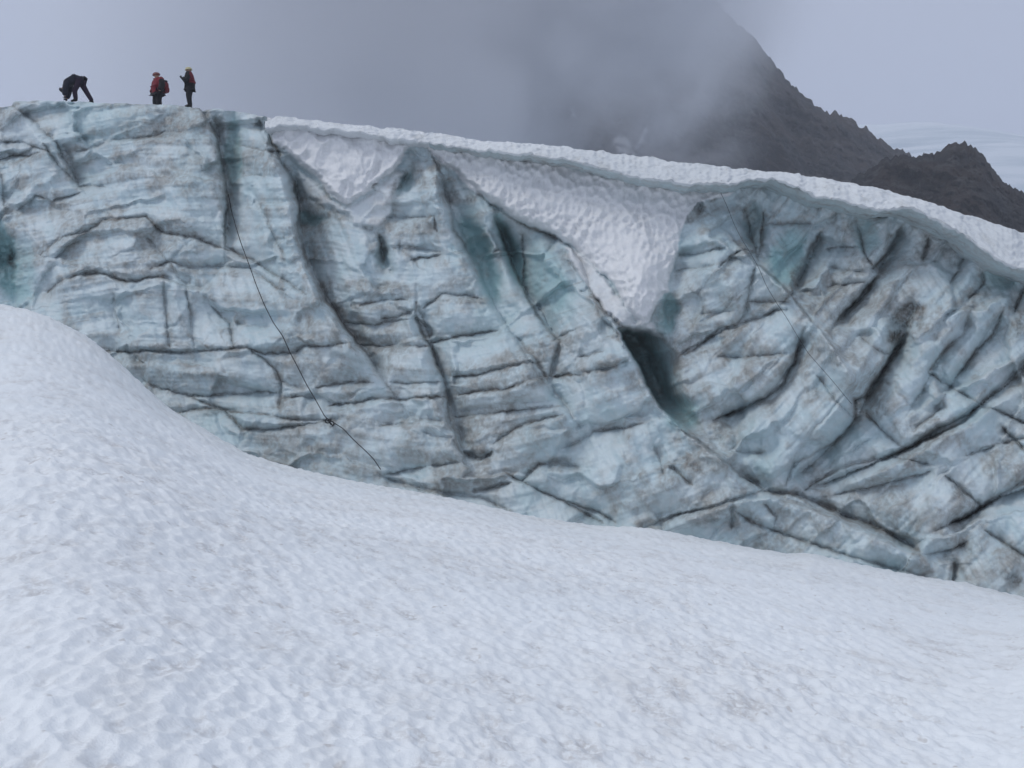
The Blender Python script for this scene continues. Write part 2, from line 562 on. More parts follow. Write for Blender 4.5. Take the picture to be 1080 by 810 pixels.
SMUDGE_SHADE = [(741, 217, 9, 7, 0, .75), (727, 231, 7, 9, 20, .6), (738, 308, 13, 9, 0, .5), (955, 336, 26, 15, -25, .85),  # dirt smudges, plus shade painted dark into the hollows and the left slit
          (944, 353, 12, 15, 20, .95), (730, 490, 14, 9, 30, .65), (757, 456, 10, 10, 0, .6), (1003, 268, 15, 20, -20, .5),
          (505, 479, 16, 9, 0, .6), (345, 442, 16, 3, 5, .8), (415, 200, 7, 14, 0, .6), (497, 210, 9, 8, 0, .6),
          (190, 130, 30, 12, 10, .4), (215, 125, 12, 14, 0, .45), (12, 275, 4, 22, -5, .95), (175, 137, 12, 6, 0, .4),
          (590, 490, 22, 8, 0, .45), (745, 548, 26, 9, -5, .6), (1012, 518, 12, 12, 0, .5), (1070, 610, 18, 8, 20, .6),
          (1000, 588, 16, 7, 0, .6), (795, 225, 6, 20, 0, .5), (840, 292, 8, 24, 25, .6), (405, 268, 6, 16, -15, .7),
          (424, 190, 6, 18, 20, .55), (640, 385, 20, 9, -10, .35), (1085, 420, 12, 14, 0, .5),
          (236, 437, 30, 6, 5, .45), (440, 512, 40, 7, 10, .5), (600, 275, 8, 16, -30, .5), (338, 305, 7, 16, -25, .6),
          (275, 460, 40, 8, 12, .3), (850, 500, 14, 10, -30, .4), (1075, 345, 8, 16, 0, .5)]
smn = np.clip(.55 + 1.3 * fbm(X0 * 1.4, Z0 * 1.4, oct=4, seed=171, gain=.65), 0, 1.2)
for cx, cy, rx, ry, rot, a in SMUDGE_SHADE:
    DIRT_SHADE = np.maximum(DIRT_SHADE, a * sstep(.22, .85, blob(cx, cy, rx, ry, rot) * (.35 + .9 * smn)))

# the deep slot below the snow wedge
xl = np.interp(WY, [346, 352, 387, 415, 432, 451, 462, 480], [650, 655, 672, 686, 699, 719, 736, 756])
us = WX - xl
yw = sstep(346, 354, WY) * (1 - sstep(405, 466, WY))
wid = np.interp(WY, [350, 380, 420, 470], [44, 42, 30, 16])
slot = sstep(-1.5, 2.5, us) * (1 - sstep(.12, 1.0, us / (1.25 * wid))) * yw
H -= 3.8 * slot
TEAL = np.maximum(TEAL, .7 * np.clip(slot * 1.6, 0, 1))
DIRT_SHADE = np.maximum(DIRT_SHADE * (1 - .5 * slot), .45 * sstep(.6, .98, slot) * np.clip(.5 + smn * .6, 0, 1))  # shade of the slot painted into the colour, strongest along its left wall
# snow wedge plastered on the wall
LENS = ("440,132 455,164 478,181 497,200 511,209 536,225 555,236 578,245 600,256 614,267 630,284 647,300 655,317 667,334 678,344 "
        "686,340 692,318 705,308 712,274 716,249 724,231 736,214 770,205 790,186 790,140")
sl_ = poly_sd(LENS)
cup = worley(X0 * 4.2 + wa, Z0 * 2.9 + wb, 3)
H = H * (1 - .8 * sstep(-2, 8, sl_)) + sstep(-5, 9, sl_) * (.75 + .25 * sstep(0, 40, sl_)) + 1.0 * blob(672, 312, 26, 44, -20) * sstep(-3, 6, sl_)
SNOW = np.maximum(SNOW, sstep(-1.0, 1.5, sl_))
H += sstep(0, 5, sl_) * (.30 * cup * np.clip(.85 + 1.2 * fbm(X0 * .9, Z0 * .7, oct=3, seed=441), .35, 1.3) + .14 * fbm(X0 * 1.1, Z0 * .8, oct=3, seed=211))
under = poly_sd("594,258 605,283 622,308 639,330 655,346 678,354 700,357 690,340 672,340 655,318 640,296 616,268")
H += .45 * sstep(-2, 4, under)
SNOW = np.maximum(SNOW, .72 * sstep(-1, 2, under)); 
DIRT_SHADE *= 1 - .55 * sstep(0, 4, under)
# snow triangle hanging below the edge
TRI = "279,118 289,150 311,167 331,186 350,206 365,217 392,200 417,178 433,155 452,142 452,110 279,110"
st = poly_sd(TRI)
cup2 = worley(X0 * 1.5 + wa * .8, Z0 * 1.1 + wb * .8, 9)
H = H * (1 - .8 * sstep(-1, 8, st)) + sstep(-4, 6, st) * .9 + .35 * sstep(0, 40, st) + sstep(0, 6, st) * (.42 * cup2 + .16 * cup)
SNOW = np.maximum(SNOW, sstep(-.5, 1.5, st))
skirt = poly_sd("311,175 322,205 345,218 368,226 372,238 400,240 412,228 426,180 417,180 392,202 365,219 348,208")
SNOW = np.maximum(SNOW, .42 * sstep(-1, 3, skirt)); H += .3 * sstep(-2, 4, skirt)
for s_, k_ in ((sl_, .9), (st, .95)):
    m = 1 - k_ * sstep(-.5, 3, s_)
    TEAL *= m
    DIRT_SHADE = DIRT_SHADE * m + .0
HALO *= 1 - .85 * np.clip(SNOW, 0, 1)

# layered structure: direction of the banding turns along the cliff
ang = np.radians(np.interp(PX, [-100, 150, 350, 550, 760, 900, 1100], [-3, 2, 2, -13, -20, -34, -38]))
ub = X0 * np.cos(ang) + Z0 * -np.sin(ang); vb = X0 * np.sin(ang) + Z0 * np.cos(ang)
band = fbm(ub * .22, vb * 2.6, oct=3, seed=251)
band2 = fbm(ub * .35 + 9, vb * 6.5, oct=2, seed=271)
run = fbm((X0 + Z0 * .45) * 2.4, (Z0 - X0 * .2) * .35, oct=3, seed=291)
lump = fbm(X0 * .55, Z0 * .55, oct=5, seed=311); lump3 = fbm(X0 * .45, Z0 * .45, oct=2, seed=311)
facet = fbm(X0 * .9 + wa * .5, Z0 * .9 + wb * .5, oct=4, seed=331, ridged=True)
ea, ta, ra = cells(ub * .36 + .25 * wa, vb * .62 + .25 * wb, 61)
eb, tb, rb_ = cells(ub * .9 + .25 * wb, vb * 1.5 + .25 * wa, 67)
ec, tc_, rc_ = cells(ub * 2.6 + .5 * wa + .3 * wd, vb * 3.4 + .5 * wb + .3 * wc, 73)
iceonly = 1 - np.clip(SNOW * 1.3, 0, 1) * .95
H += iceonly * (.62 * ta * sstep(0, .15, ea) + .07 * tb * sstep(0, .2, eb) + .02 * ra)
mk = sstep(-.05, .45, fbm(X0 * .5, Z0 * .5, oct=3, seed=411)); mk2 = sstep(-.1, .4, fbm(X0 * .8, Z0 * .8, oct=3, seed=421))
FINE = np.maximum(.6 * mk * sstep(.045, .0, ea), .5 * mk2 * mk * sstep(.06, .0, eb))
H += iceonly * (.10 * band + .03 * band2 + .16 * run + .40 * lump3 + .08 * lump + .05 * facet)
H += .03 * fbm(X0 * 5, Z0 * 5, oct=3, seed=351)
DIRT_SHADE = np.maximum(DIRT_SHADE, (1 - SNOW) * .5 * sstep(.28, .55, band + .25 * band2) * np.clip(.3 + HALO, 0, 1) * smn)
DIRT_SHADE = np.maximum(DIRT_SHADE, FINE * (1 - np.clip(SNOW * 1.5, 0, 1)) * np.clip(jit * .9, .1, 1))
GRIME = np.clip(.95 * HALO + .30 * FINE + 1.0 * sstep(-.22, .32, 1.0 * lump + .55 * band + .4 * run + .22 * wa + .10 * blob(480, 440, 180, 70) + .12 * blob(150, 200, 120, 60) + .12 * blob(950, 400, 120, 140) - .03), 0, 1)
lay = sstep(.30, .42, band2 + .35 * band) * sstep(-.2, .3, fbm(X0 * .6, Z0 * .6, oct=3, seed=431)) * (1 - np.clip(SNOW * 1.5, 0, 1))
DIRT_SHADE = np.maximum(DIRT_SHADE, .22 * lay * np.clip(jit, .2, 1)); GRIME = np.maximum(GRIME, .5 * lay)
GRIME *= 1 - .5 * TEAL
TEAL = np.clip(TEAL + .22 * sstep(.1, .5, -lump) * iceonly * (1 - SNOW), 0, 1)

# let the relief die out towards the top edge so the skyline stays where it is
DEP = D0 - H
tmp = DEP * 1.0
rim = sstep(0, .012, v)
V = np.stack([(PX - CX) / F * DEP, DEP, (CY - PY) / F * DEP], -1)
CLIFF_DEP = DEP
# plateau behind the edge
back = []
top = V[0]
for k, (dy, dz) in enumerate([(36, -1.5), (18, -.6), (9, -.2), (4, 0), (1.8, .02), (.7, .03), (.22, .025)]):
    b = top.copy(); b[:, 1] += dy; b[:, 2] += dz
    b[:, 0] *= (b[:, 1] / top[:, 1])
    b[:, 2] += .05 * fbm(b[:, 0] * .8, b[:, 1] * .8, oct=2, seed=401) * min(1, dy)
    back.append(b)
V = np.concatenate([np.stack(back), V], 0)
cols = np.stack([np.clip(DIRT_SHADE, 0, 1), TEAL, np.clip(SNOW, 0, 1), GRIME], -1)
bc = np.repeat(cols[:1], len(back), 0); bc[..., 0] *= .3; bc[:5, :, 2] = 1
cols = np.concatenate([bc, cols], 0)
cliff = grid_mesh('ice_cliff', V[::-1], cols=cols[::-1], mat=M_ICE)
tag(cliff, 'cracked pale blue glacier ice wall banded with dark dirt lines', 'ice cliff', 'structure')


def on_cliff(px, py, off=0.0):
    j = int(np.clip(np.searchsorted(cpx, px), 0, NC - 1))
    i = int(np.clip(np.searchsorted(PY[:, j], py), 0, NR - 1))
    i0, i1, j0, j1 = max(i - 2, 0), i + 3, max(j - 2, 0), j + 3
    return P(px, py, CLIFF_DEP[i0:i1, j0:j1].min() - off)


def edge(px, back_=0.0):
    j = int(np.searchsorted(cpx, px))
    q = top[j].copy()
    s = (q[1] + back_) / q[1]
    return np.array((q[0] * s, q[1] + back_, q[2] + (.02 if back_ else 0)))


# ------------------------------------------------------------------ snow cornice along the edge
LIP = ("279,131 300,131 333,134 367,138 400,142 436,146 455,149 503,156 553,162 608,171 656,182 691,189 736,194 769,197 788,190 803,188 819,189 "
       "849,200 891,211 924,218 958,220 988,231 1016,244 1036,260 1058,274 1080,281 1140,300 1220,330")
SIL = ("279,122 303,123 333,126 367,130 400,134 436,136 503,147 594,154 633,160 700,167 747,174 802,178 836,182 880,189 905,193 "
       "974,211 1030,229 1080,244 1140,266 1220,292")
SHELF = ("279,133 436,150 503,164 608,184 691,199 769,207 808,222 863,219 905,229 952,238 991,248 1022,258 1040,275 1080,296 1220,345")
q = np.linspace(280, 1215, 760)
sil = curve(SIL, q); lip = curve(LIP, q)
sil = sil + .9 * perlin(q * .05, q * 0 + .3, seed=501)
lip = lip + np.interp(q, [280, 600, 800, 1200], [2, 2.6, 4, 5]) * perlin(q * .022, q * 0 + .7, seed=505) + 2.2 * perlin(q * .06, q * 0 + .7, seed=503) + 1.3 * perlin(q * .17, q * 0 + .7, seed=504)
sil = sil + 5 * (1 - sstep(280, 296, q)); lip = lip + 2 * (1 - sstep(280, 296, q))
shelf = curve(SHELF, q)
jj = np.clip(np.searchsorted(cpx, q), 0, NC - 1)
dtop = CLIFF_DEP[0, jj]
jut = np.interp(q, [280, 450, 520, 700, 770, 830, 950, 1080, 1215], [.10, .14, .75, 1.15, 1.3, 1.5, 1.5, 1.5, 1.5])
ends = sstep(278, 300, q)
rows = []
dw = np.array([CLIFF_DEP[2:34, max(j - 6, 0):j + 7].min() for j in jj])
dw = np.convolve(np.pad(dw, 12, mode='edge'), np.ones(25) / 25, 'valid')
dmin = np.minimum(dtop, dw)
dL = dmin - jut * ends - .12
for t in (1, .7, .45, .25, .12, .04):      # top surface running back onto the plateau
    dd = dtop + 14 * t ** 1.5 + .3
    zz = (CY - sil) / F * (dtop + .2) - .3 * t - .04
    rows.append(np.stack([(q - CX) / F * dd, dd, zz], -1))
nb = 36
for i in range(nb):                          # rounded snow face from skyline to lip
    t = i / (nb - 1)
    py = sil + (lip - sil) * t
    dd = (dtop + .1) + (dL - dtop - .1) * (t ** .75)
    rows.append(np.stack([(q - CX) / F * dd, dd, (CY - py) / F * dd], -1))
for i in range(1, 25):                        # underside going back to the wall
    t = i / 24
    zl = (CY - lip) / F * dL
    dd = dL + (dmin + 1.6 - dL) * t
    zz = zl - .10 * math.sin(t * math.pi) - .05 + .10 * t
    rows.append(np.stack([(q - CX) / F * dL * (dd / dL) ** .2, dd, zz], -1))
R_ = np.stack(rows)
arc = np.cumsum(np.concatenate([np.zeros((1, len(q))), np.hypot(np.diff(R_[..., 1], axis=0), np.diff(R_[..., 2], axis=0))]), 0)
arc = arc - arc[6]
cu = .6 * worley(R_[..., 0] * 2.6, arc * 2.6, 21) + .5 * worley(R_[..., 0] * 6 + arc, arc * 6, 23)
am = np.zeros(R_.shape[:2]); am[5:6 + nb + 8] = 1
bmp = am * (.20 * cu + .16 * fbm(R_[..., 0] * 1.1, arc * 1.1, oct=4, seed=521))
R_[..., 1] -= bmp * .8; R_[..., 2] += bmp * .45 - .09 * am
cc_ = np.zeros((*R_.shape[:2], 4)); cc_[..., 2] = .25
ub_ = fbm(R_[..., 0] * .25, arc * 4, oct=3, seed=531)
cc_[..., 1] = .35; cc_[..., 3] = np.clip(.75 + ub_, 0, 1); cc_[..., 0] = .45 * sstep(.15, .45, ub_)  # dirty ice tones, also darkened to offset bounce light under the lip
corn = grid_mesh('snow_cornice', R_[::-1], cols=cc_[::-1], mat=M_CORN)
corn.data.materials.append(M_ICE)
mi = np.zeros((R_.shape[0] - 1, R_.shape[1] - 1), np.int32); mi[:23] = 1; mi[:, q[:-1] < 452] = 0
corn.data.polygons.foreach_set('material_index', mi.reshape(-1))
tag(corn, 'overhanging rim of white granular snow along the cliff top', 'snow cornice', 'structure')

# ------------------------------------------------------------------ foreground snow slope (one sheet round the viewer)
inpx = np.linspace(-70, 1150, 620)
az_in = np.arctan((inpx - CX) / F)
az = np.concatenate([np.linspace(-math.pi, az_in[0], 40)[:-1], az_in, np.linspace(az_in[-1], math.pi, 40)[1:-1]])
azc = np.clip(az, math.atan(-900 / F), math.atan(1000 / F))
pxs = CX + F * np.tan(azc)
cre = curve(CREST, pxs)
gap = np.interp(pxs, [-400, 0, 120, 260, 450, 1080, 1500], [5, 5, 4, 2.4, 1.5, 1.0, 1.0])
hmax = 1.0
dc = depth0(pxs, cre) - gap - hmax
zc = (CY - cre) / F * dc
rc = dc / np.cos(azc)
fade = sstep(.75, 1.9, np.abs(az))
zc = zc * (1 - fade) + (-1.7 + np.where(az < 0, 2.0, -1.5) * (1 - sstep(1.6, 3.1, np.abs(az)))) * fade
rc = rc * (1 - fade) + 40 * fade
pw = np.interp(pxs, [-300, 0, 250, 600, 1400], [1.35, 1.3, 1.15, 1.05, 1.0])


def gsm(a, sg):
    k = np.exp(-.5 * (np.arange(-3 * sg, 3 * sg + 1) / sg) ** 2); k /= k.sum()
    return np.convolve(np.pad(a, 3 * sg, mode='edge'), k, 'valid')


pw = gsm(pw, 55); rc = gsm(rc, 30)
zc = gsm(zc, 3); zs = gsm(zc, 45)
inv = np.concatenate([np.linspace(0, 1, 430), np.linspace(1, 2.6, 40)[1:], np.linspace(2.6, 14, 20)[1:]])
rr = []
i_far = 1 / rc
for s_ in inv:
    rr.append(1 / (i_far + (1 / 4.6 - i_far) * s_))
rr = np.stack(rr)
tq = sstep(.45, 1.0, rr / rc[None])
zz = -1.7 + (zs[None] + (zc - zs)[None] * tq + 1.7) * (rr / rc[None]) ** pw[None]
beyond = np.array([9, 6, 4, 2.6, 1.6, .9, .5, .25, .1])
rb = rc[None] + beyond[:, None]
sl_out = (zc + 1.7) / rc * pw
zb = zc[None] + sl_out[None] * beyond[:, None] * np.exp(-beyond[:, None]) - .55 * beyond[:, None] ** 1.25
Rr = np.concatenate([rb, rr]); Zz = np.concatenate([zb, zz])
SX = Rr * np.sin(az)[None]; SY = Rr * np.cos(az)[None]
wx = fbm(SX * .7, SY * .7, oct=2, seed=601); wy = fbm(SX * .7, SY * .7, oct=2, seed=621)
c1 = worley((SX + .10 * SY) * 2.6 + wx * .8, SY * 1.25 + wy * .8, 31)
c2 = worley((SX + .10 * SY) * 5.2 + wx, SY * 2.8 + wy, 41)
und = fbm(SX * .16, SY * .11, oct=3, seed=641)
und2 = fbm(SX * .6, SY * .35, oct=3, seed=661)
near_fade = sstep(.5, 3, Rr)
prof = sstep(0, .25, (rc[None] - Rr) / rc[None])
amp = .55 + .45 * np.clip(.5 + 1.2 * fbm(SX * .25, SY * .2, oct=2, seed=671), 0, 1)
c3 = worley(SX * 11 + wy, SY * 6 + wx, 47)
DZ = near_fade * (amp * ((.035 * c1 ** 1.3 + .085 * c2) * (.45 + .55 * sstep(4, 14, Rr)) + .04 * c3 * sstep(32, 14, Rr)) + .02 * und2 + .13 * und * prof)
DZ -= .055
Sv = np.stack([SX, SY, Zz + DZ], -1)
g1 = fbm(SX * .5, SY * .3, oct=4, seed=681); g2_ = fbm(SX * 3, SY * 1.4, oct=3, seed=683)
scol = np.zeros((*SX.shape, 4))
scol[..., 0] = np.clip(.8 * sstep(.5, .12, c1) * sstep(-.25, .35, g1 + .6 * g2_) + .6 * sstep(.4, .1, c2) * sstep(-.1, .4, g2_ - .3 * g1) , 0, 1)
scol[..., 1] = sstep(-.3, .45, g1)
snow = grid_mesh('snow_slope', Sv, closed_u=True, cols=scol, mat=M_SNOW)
tag(snow, 'broad pitted white snow slope falling to the right in the foreground', 'snow slope', 'structure')

# ------------------------------------------------------------------ mountain, rock knob, far glacier
RIDGE = ("250,190 380,175 430,130 480,80 540,20 620,-40 680,-55 740,-20 769,17 790,38 813,61 841,97 874,119 891,123 919,142 950,160 970,172 1010,200 1090,240 1200,300")


def rock_face(name, ridge, x0, x1, nx, ny, dtop_, dbase, ybase, rough, jag, seed, patches=()):
    q = np.linspace(x0, x1, nx)
    r = curve(ridge, q) + jag * (fbm(q * .06, q * 0 + .2, oct=5, seed=seed, gain=.8) - .35 * np.abs(perlin(q * .16, q * 0 + .4, seed=seed + 1)))
    t = np.linspace(0, 1, ny)[:, None]
    py = r[None] + (ybase - r)[None] * t
    px = np.broadcast_to(q[None], py.shape)
    d = dtop_ + (dbase - dtop_) * t ** .9 + 0 * px
    X = (px - CX) / F * d; Z = (CY - py) / F * d
    n = fbm(X * .022 + .3 * Z * .02, Z * .03, oct=6, seed=seed + 3, gain=.68, ridged=True)
    g = fbm((X + .5 * Z) * .05, (Z - .3 * X) * .014, oct=4, seed=seed + 40)
    d2 = d - rough * sstep(0, .06, t) * (n + .8 * g)
    V = np.stack([(px - CX) / F * d2, d2, (CY - py) / F * d2], -1)
    bk = [V[0] + np.array([0, b, -b * .9]) for b in (220, 90, 30, 8)]
    V = np.concatenate([np.stack(bk), V])
    sn = np.zeros(py.shape)
    wig = 3 * fbm(px * .12, py * .12, oct=3, seed=seed + 60)
    for pts, w in patches:
        p_ = pl(pts)
        best = np.full(py.shape, 99.)
        for (ax, ay), (bx, by) in zip(p_[:-1], p_[1:]):
            dx, dy = bx - ax, by - ay
            tt = np.clip(((px - ax) * dx + (py - ay) * dy) / (dx * dx + dy * dy), 0, 1)
            best = np.minimum(best, np.hypot(px - ax - tt * dx, py - ay - tt * dy))
        sn = np.maximum(sn, .95 * sstep(w + 3, w - 2, best + .8 * wig))
    z0 = np.zeros((len(bk), nx)); sn = np.concatenate([z0, sn])
    col = np.stack([0 * sn, 0 * sn, sn, 0 * sn], -1)
    return grid_mesh(name, V[::-1], cols=col[::-1], mat=M_ROCK)


mt = rock_face('mountain', RIDGE, 250, 1200, 560, 240, 640, 470, 330, 28, 13, 701,
               [('655,150 662,160 668,172', 6.5), ('668,160 676,149 681,137', 1.0), ('603,114 605,122', .3)])
tag(mt, 'dark rocky mountain with its summit lost in the cloud', 'mountain', 'structure')
KNOB = "850,235 880,205 905,186 930,172 950,165 970,165 985,163 998,156 1008,152 1018,150 1028,155 1038,166 1048,181 1060,193 1080,207 1130,224 1200,240 1260,262"
kn = rock_face('rocky_ridge', KNOB, 850, 1260, 400, 140, 330, 270, 330, 17, 11, 801)
tag(kn, 'small dark rocky knob rising behind the right end of the snow rim', 'rock ridge', 'structure')

q = np.linspace(-2600, 2600, 160); yy = np.concatenate([np.linspace(90, 700, 40), np.linspace(740, 3000, 110)])
GX, GY = np.meshgrid(q, yy)
slope = sstep(600, 2700, GY) ** 1.0
GZ = -12 + slope * (600 + .155 * (855 - GX) * (GX > 855) - .11 * np.clip(855 - GX, 0, 1600)) + 26 * fbm(GX * .003, GY * .003, oct=5, seed=861) * sstep(300, 900, GY)
GZ += 7 * fbm(GX * .006, GY * .02, oct=3, seed=881) * sstep(600, 1200, GY)
kf = NT('far_snow'); p_ = kf.pos()
st_ = kf.noise(.012, 5, .6, kf.mapping(p_, (.25, 1, 1.2), (0, 0, .5)))
m_far = kf.bsdf(kf.mix(kf.ramp(st_, .42, .66), (.60, .65, .70), (.34, .42, .48)), .8, None, .2)
fg = grid_mesh('glacier', np.stack([GX, GY, GZ], -1), mat=m_far)
tag(fg, 'pale streaked glacier far off in the haze', 'glacier', 'structure')

# ------------------------------------------------------------------ air: even haze box and the cloud bank on the mountain
def box(name, lo, hi):
    me = bpy.data.meshes.new(name)
    v_ = [(x, y, z) for x in (lo[0], hi[0]) for y in (lo[1], hi[1]) for z in (lo[2], hi[2])]
    f_ = [(0, 1, 3, 2), (4, 6, 7, 5), (0, 4, 5, 1), (2, 3, 7, 6), (0, 2, 6, 4), (1, 5, 7, 3)]
    me.from_pydata(v_, [], f_); me.update()
    o = bpy.data.objects.new(name, me); C.objects.link(o); return o


hz = box('haze', (-2700, -60, -60), (2700, 3060, 760))
kh = NT('haze_air')
pv = kh.n('ShaderNodeVolumePrincipled'); pv.inputs['Color'].default_value = (.90, .93, 1, 1)
pv.inputs['Density'].default_value = .00034; pv.inputs['Anisotropy'].default_value = .1
kh.t.links.new(pv.outputs[0], kh.out.inputs['Volume'])
hz.data.materials.append(kh.m)
tag(hz, 'thin grey blue haze filling the air over the whole glacier', 'haze', 'stuff')

# lumpy closed hull of the cloud, 300-430 m off, in front of the mountain
nu, nv_ = 72, 36
th = np.linspace(0, 2 * math.pi, nu, endpoint=False); ph = np.linspace(.02, math.pi - .02, nv_)
TH, PH = np.meshgrid(th, ph)
cc = np.array((0., 365., 125.))
dirs = np.stack([np.sin(PH) * np.cos(TH), np.sin(PH) * np.sin(TH), np.cos(PH)], -1)
rad = 1 + .10 * fbm(dirs[..., 0] * 2 + 5, dirs[..., 1] * 2, dirs[..., 2] * 2, oct=3, seed=901)
sup = (np.abs(dirs[..., 0]) ** 3 + np.abs(dirs[..., 1]) ** 3 + np.abs(dirs[..., 2]) ** 3) ** (-1 / 3)
CV = cc + dirs * (rad * sup)[..., None] * np.array((200., 62., 95.))
cl = grid_mesh('cloud_bank', CV, closed_u=True)
me = cl.data
kc = NT('cloud_vapour')
sep = kc.n('ShaderNodeSeparateXYZ'); pp = kc.pos(); kc.t.links.new(pp, sep.inputs[0])
x_, y_, z_ = sep.outputs
sA = kc.math('MULTIPLY', kc.math('ADD', x_, -8.0), -.444)
sB = kc.math('MULTIPLY', kc.math('SUBTRACT', z_, 76.0), .896)
nz = kc.math('MULTIPLY', kc.math('SUBTRACT', kc.noise(.021, 6, .62, pp, .6), .5), 150)
s_all = kc.math('ADD', kc.math('ADD', sA, sB), nz)
dens = kc.math('MULTIPLY', kc.ramp(s_all, -26, 40), kc.math('ADD', .10, kc.math('MULTIPLY', kc.ramp(kc.math('ADD', x_, kc.math('MULTIPLY', nz, .5)), -190, 10), .9)))
dens = kc.math('MULTIPLY', dens, kc.ramp(x_, 98, 44))
# fade near the hull
ex = kc.math('POWER', kc.math('ABSOLUTE', kc.math('DIVIDE', kc.math('SUBTRACT', x_, float(cc[0])), 200)), 3)
ey = kc.math('POWER', kc.math('ABSOLUTE', kc.math('DIVIDE', kc.math('SUBTRACT', y_, float(cc[1])), 62)), 3)
ez = kc.math('POWER', kc.math('ABSOLUTE', kc.math('DIVIDE', kc.math('SUBTRACT', z_, float(cc[2])), 95)), 3)
hull = kc.ramp(kc.math('ADD', kc.math('ADD', ex, ey), ez), .85, .3)
cv = kc.n('ShaderNodeVolumePrincipled'); cv.inputs['Color'].default_value = (.965, .975, 1, 1)
cv.inputs['Anisotropy'].default_value = .0
kc.t.links.new(kc.math('MULTIPLY', kc.math('MULTIPLY', dens, hull), .07), cv.inputs['Density'])
kc.t.links.new(cv.outputs[0], kc.out.inputs['Volume'])
me.materials.append(kc.m)
kc.m.cycles.volume_step_rate = 1.0
tag(cl, 'soft grey cloud bank drifting across the upper mountain', 'cloud', 'stuff')

# ------------------------------------------------------------------ ropes
M_ROPE = mat_plain('dark_rope', (.035, .035, .04), .8, .4, 40)


def tube(bm_pts, r, name, mat, parent=None, ns=6):
    pts = [Vector(p) for p in bm_pts]
    rings = []
    for i, p in enumerate(pts):
        t = (pts[min(i + 1, len(pts) - 1)] - pts[max(i - 1, 0)]).normalized()
        a = t.cross(Vector((0, 1, .1))).normalized(); b = t.cross(a)
        rings.append([tuple(p + r * (math.cos(2 * math.pi * k / ns) * a + math.sin(2 * math.pi * k / ns) * b)) for k in range(ns)])
    o = grid_mesh(name, np.array(rings), closed_u=True, mat=mat)
    if parent: o.parent = parent
    return o


def rope_path(s, off):
    p = pl(s); L = np.concatenate([[0], np.cumsum(np.hypot(*np.diff(p, axis=0).T))])
    t = np.arange(0, L[-1], 3.0)
    xs, ys = np.interp(t, L, p[:, 0]), np.interp(t, L, p[:, 1])
    k = np.array([.25, .5, .25])
    xs[1:-1] = np.convolve(xs, k, 'valid'); ys[1:-1] = np.convolve(ys, k, 'valid')
    w3 = [on_cliff(a, b, off) for a, b in zip(xs, ys)]
    d = np.array([w[1] for w in w3])
    dm = np.array([d[max(0, i - 3):i + 4].min() for i in range(len(d))])
    dm = np.convolve(np.pad(dm, 2, mode='edge'), np.ones(5) / 5, 'valid')
    return [P(a, b, e) for a, b, e in zip(xs, ys, dm)]


r1 = tube(rope_path("241,205 244,222 249,240 254,256 263,280 270,300 279,322 288,340 298,354 306,372 315,389 323,405 333,422 343,440 349,444 362,452 372,463 385,475 394,484 402,496", .06), .017, 'rope', M_ROPE)
tag(r1, 'thick dark rope hanging down the left part of the ice wall', 'rope')
kp = on_cliff(348, 443, .1)
kt = [(kp[0] + .34 * (t - .5) + .05 * math.sin(t * 25), kp[1] - .08 + .06 * math.cos(t * 25), kp[2] + .07 * math.sin(t * 19) - .16 * t) for t in np.linspace(0, 1, 60)]
knot = tube(kt, .022, 'knot', M_ROPE, r1)
r2 = tube(rope_path("750,178 755,190 760,203 767,218 774,236 782,252 791,266 800,282 808,301 818,318 829,334 842,356 852,372 866,388 880,404 893,420 900,428", .06), .0075, 'rope', M_ROPE)
tag(r2, 'thin dark rope slanting over the pinnacle on the right of the ice wall', 'rope')

# ------------------------------------------------------------------ people
def skin_mesh(name, verts, edges, roots, mat, sub=2):
    me = bpy.data.meshes.new(name + '_skeleton')
    me.from_pydata([v_[:3] for v_ in verts], edges, [])
    o = bpy.data.objects.new(name + '_skeleton', me); C.objects.link(o)
    md = o.modifiers.new('s', 'SKIN'); md.use_smooth_shade = True
    sv = me.skin_vertices[0].data if me.skin_vertices else None
    if sv is None:
        bpy.context.view_layer.objects.active = o
        bpy.ops.mesh.customdata_skin_add(); sv = me.skin_vertices[0].data
    for i, v_ in enumerate(verts):
        rx = v_[3]; sv[i].radius = rx if hasattr(rx, '__len__') else (rx, rx); sv[i].use_root = i in roots
    s2 = o.modifiers.new('u', 'SUBSURF'); s2.levels = sub; s2.render_levels = sub
    dg = bpy.context.evaluated_depsgraph_get()
    nm = bpy.data.meshes.new_from_object(o.evaluated_get(dg))
    nm.name = name
    bpy.data.objects.remove(o, do_unlink=True)
    nm.materials.clear(); nm.materials.append(mat)
    n = bpy.data.objects.new(name, nm); C.objects.link(n)
    nm.polygons.foreach_set('use_smooth', np.ones(len(nm.polygons), bool))
    return n


M_SKIN = mat_plain('skin', (.42, .26, .19), .55, .15)
M_BLACK = mat_plain('black_cloth', (.018, .018, .022), .8)
M_NAVY = mat_plain('navy_cloth', (.020, .022, .034), .8)
M_PLUM = mat_plain('plum_cloth', (.030, .018, .036), .8)
M_RED = mat_plain('red_cloth', (.20, .018, .028), .75)
M_DRED = mat_plain('dull_red_cloth', (.15, .02, .03), .75)
M_HRED = mat_plain('red_helmet', (.16, .055, .05), .4, .1)
M_HYEL = mat_plain('pale_yellow_helmet', (.50, .46, .27), .4, .1)
M_HDRK = mat_plain('dark_helmet', (.03, .033, .035), .4, .1)
M_BOOT = mat_plain('boot_leather', (.02, .018, .017), .6)
M_EYE = mat_plain('eye_dark', (.02, .015, .012), .2, .1)


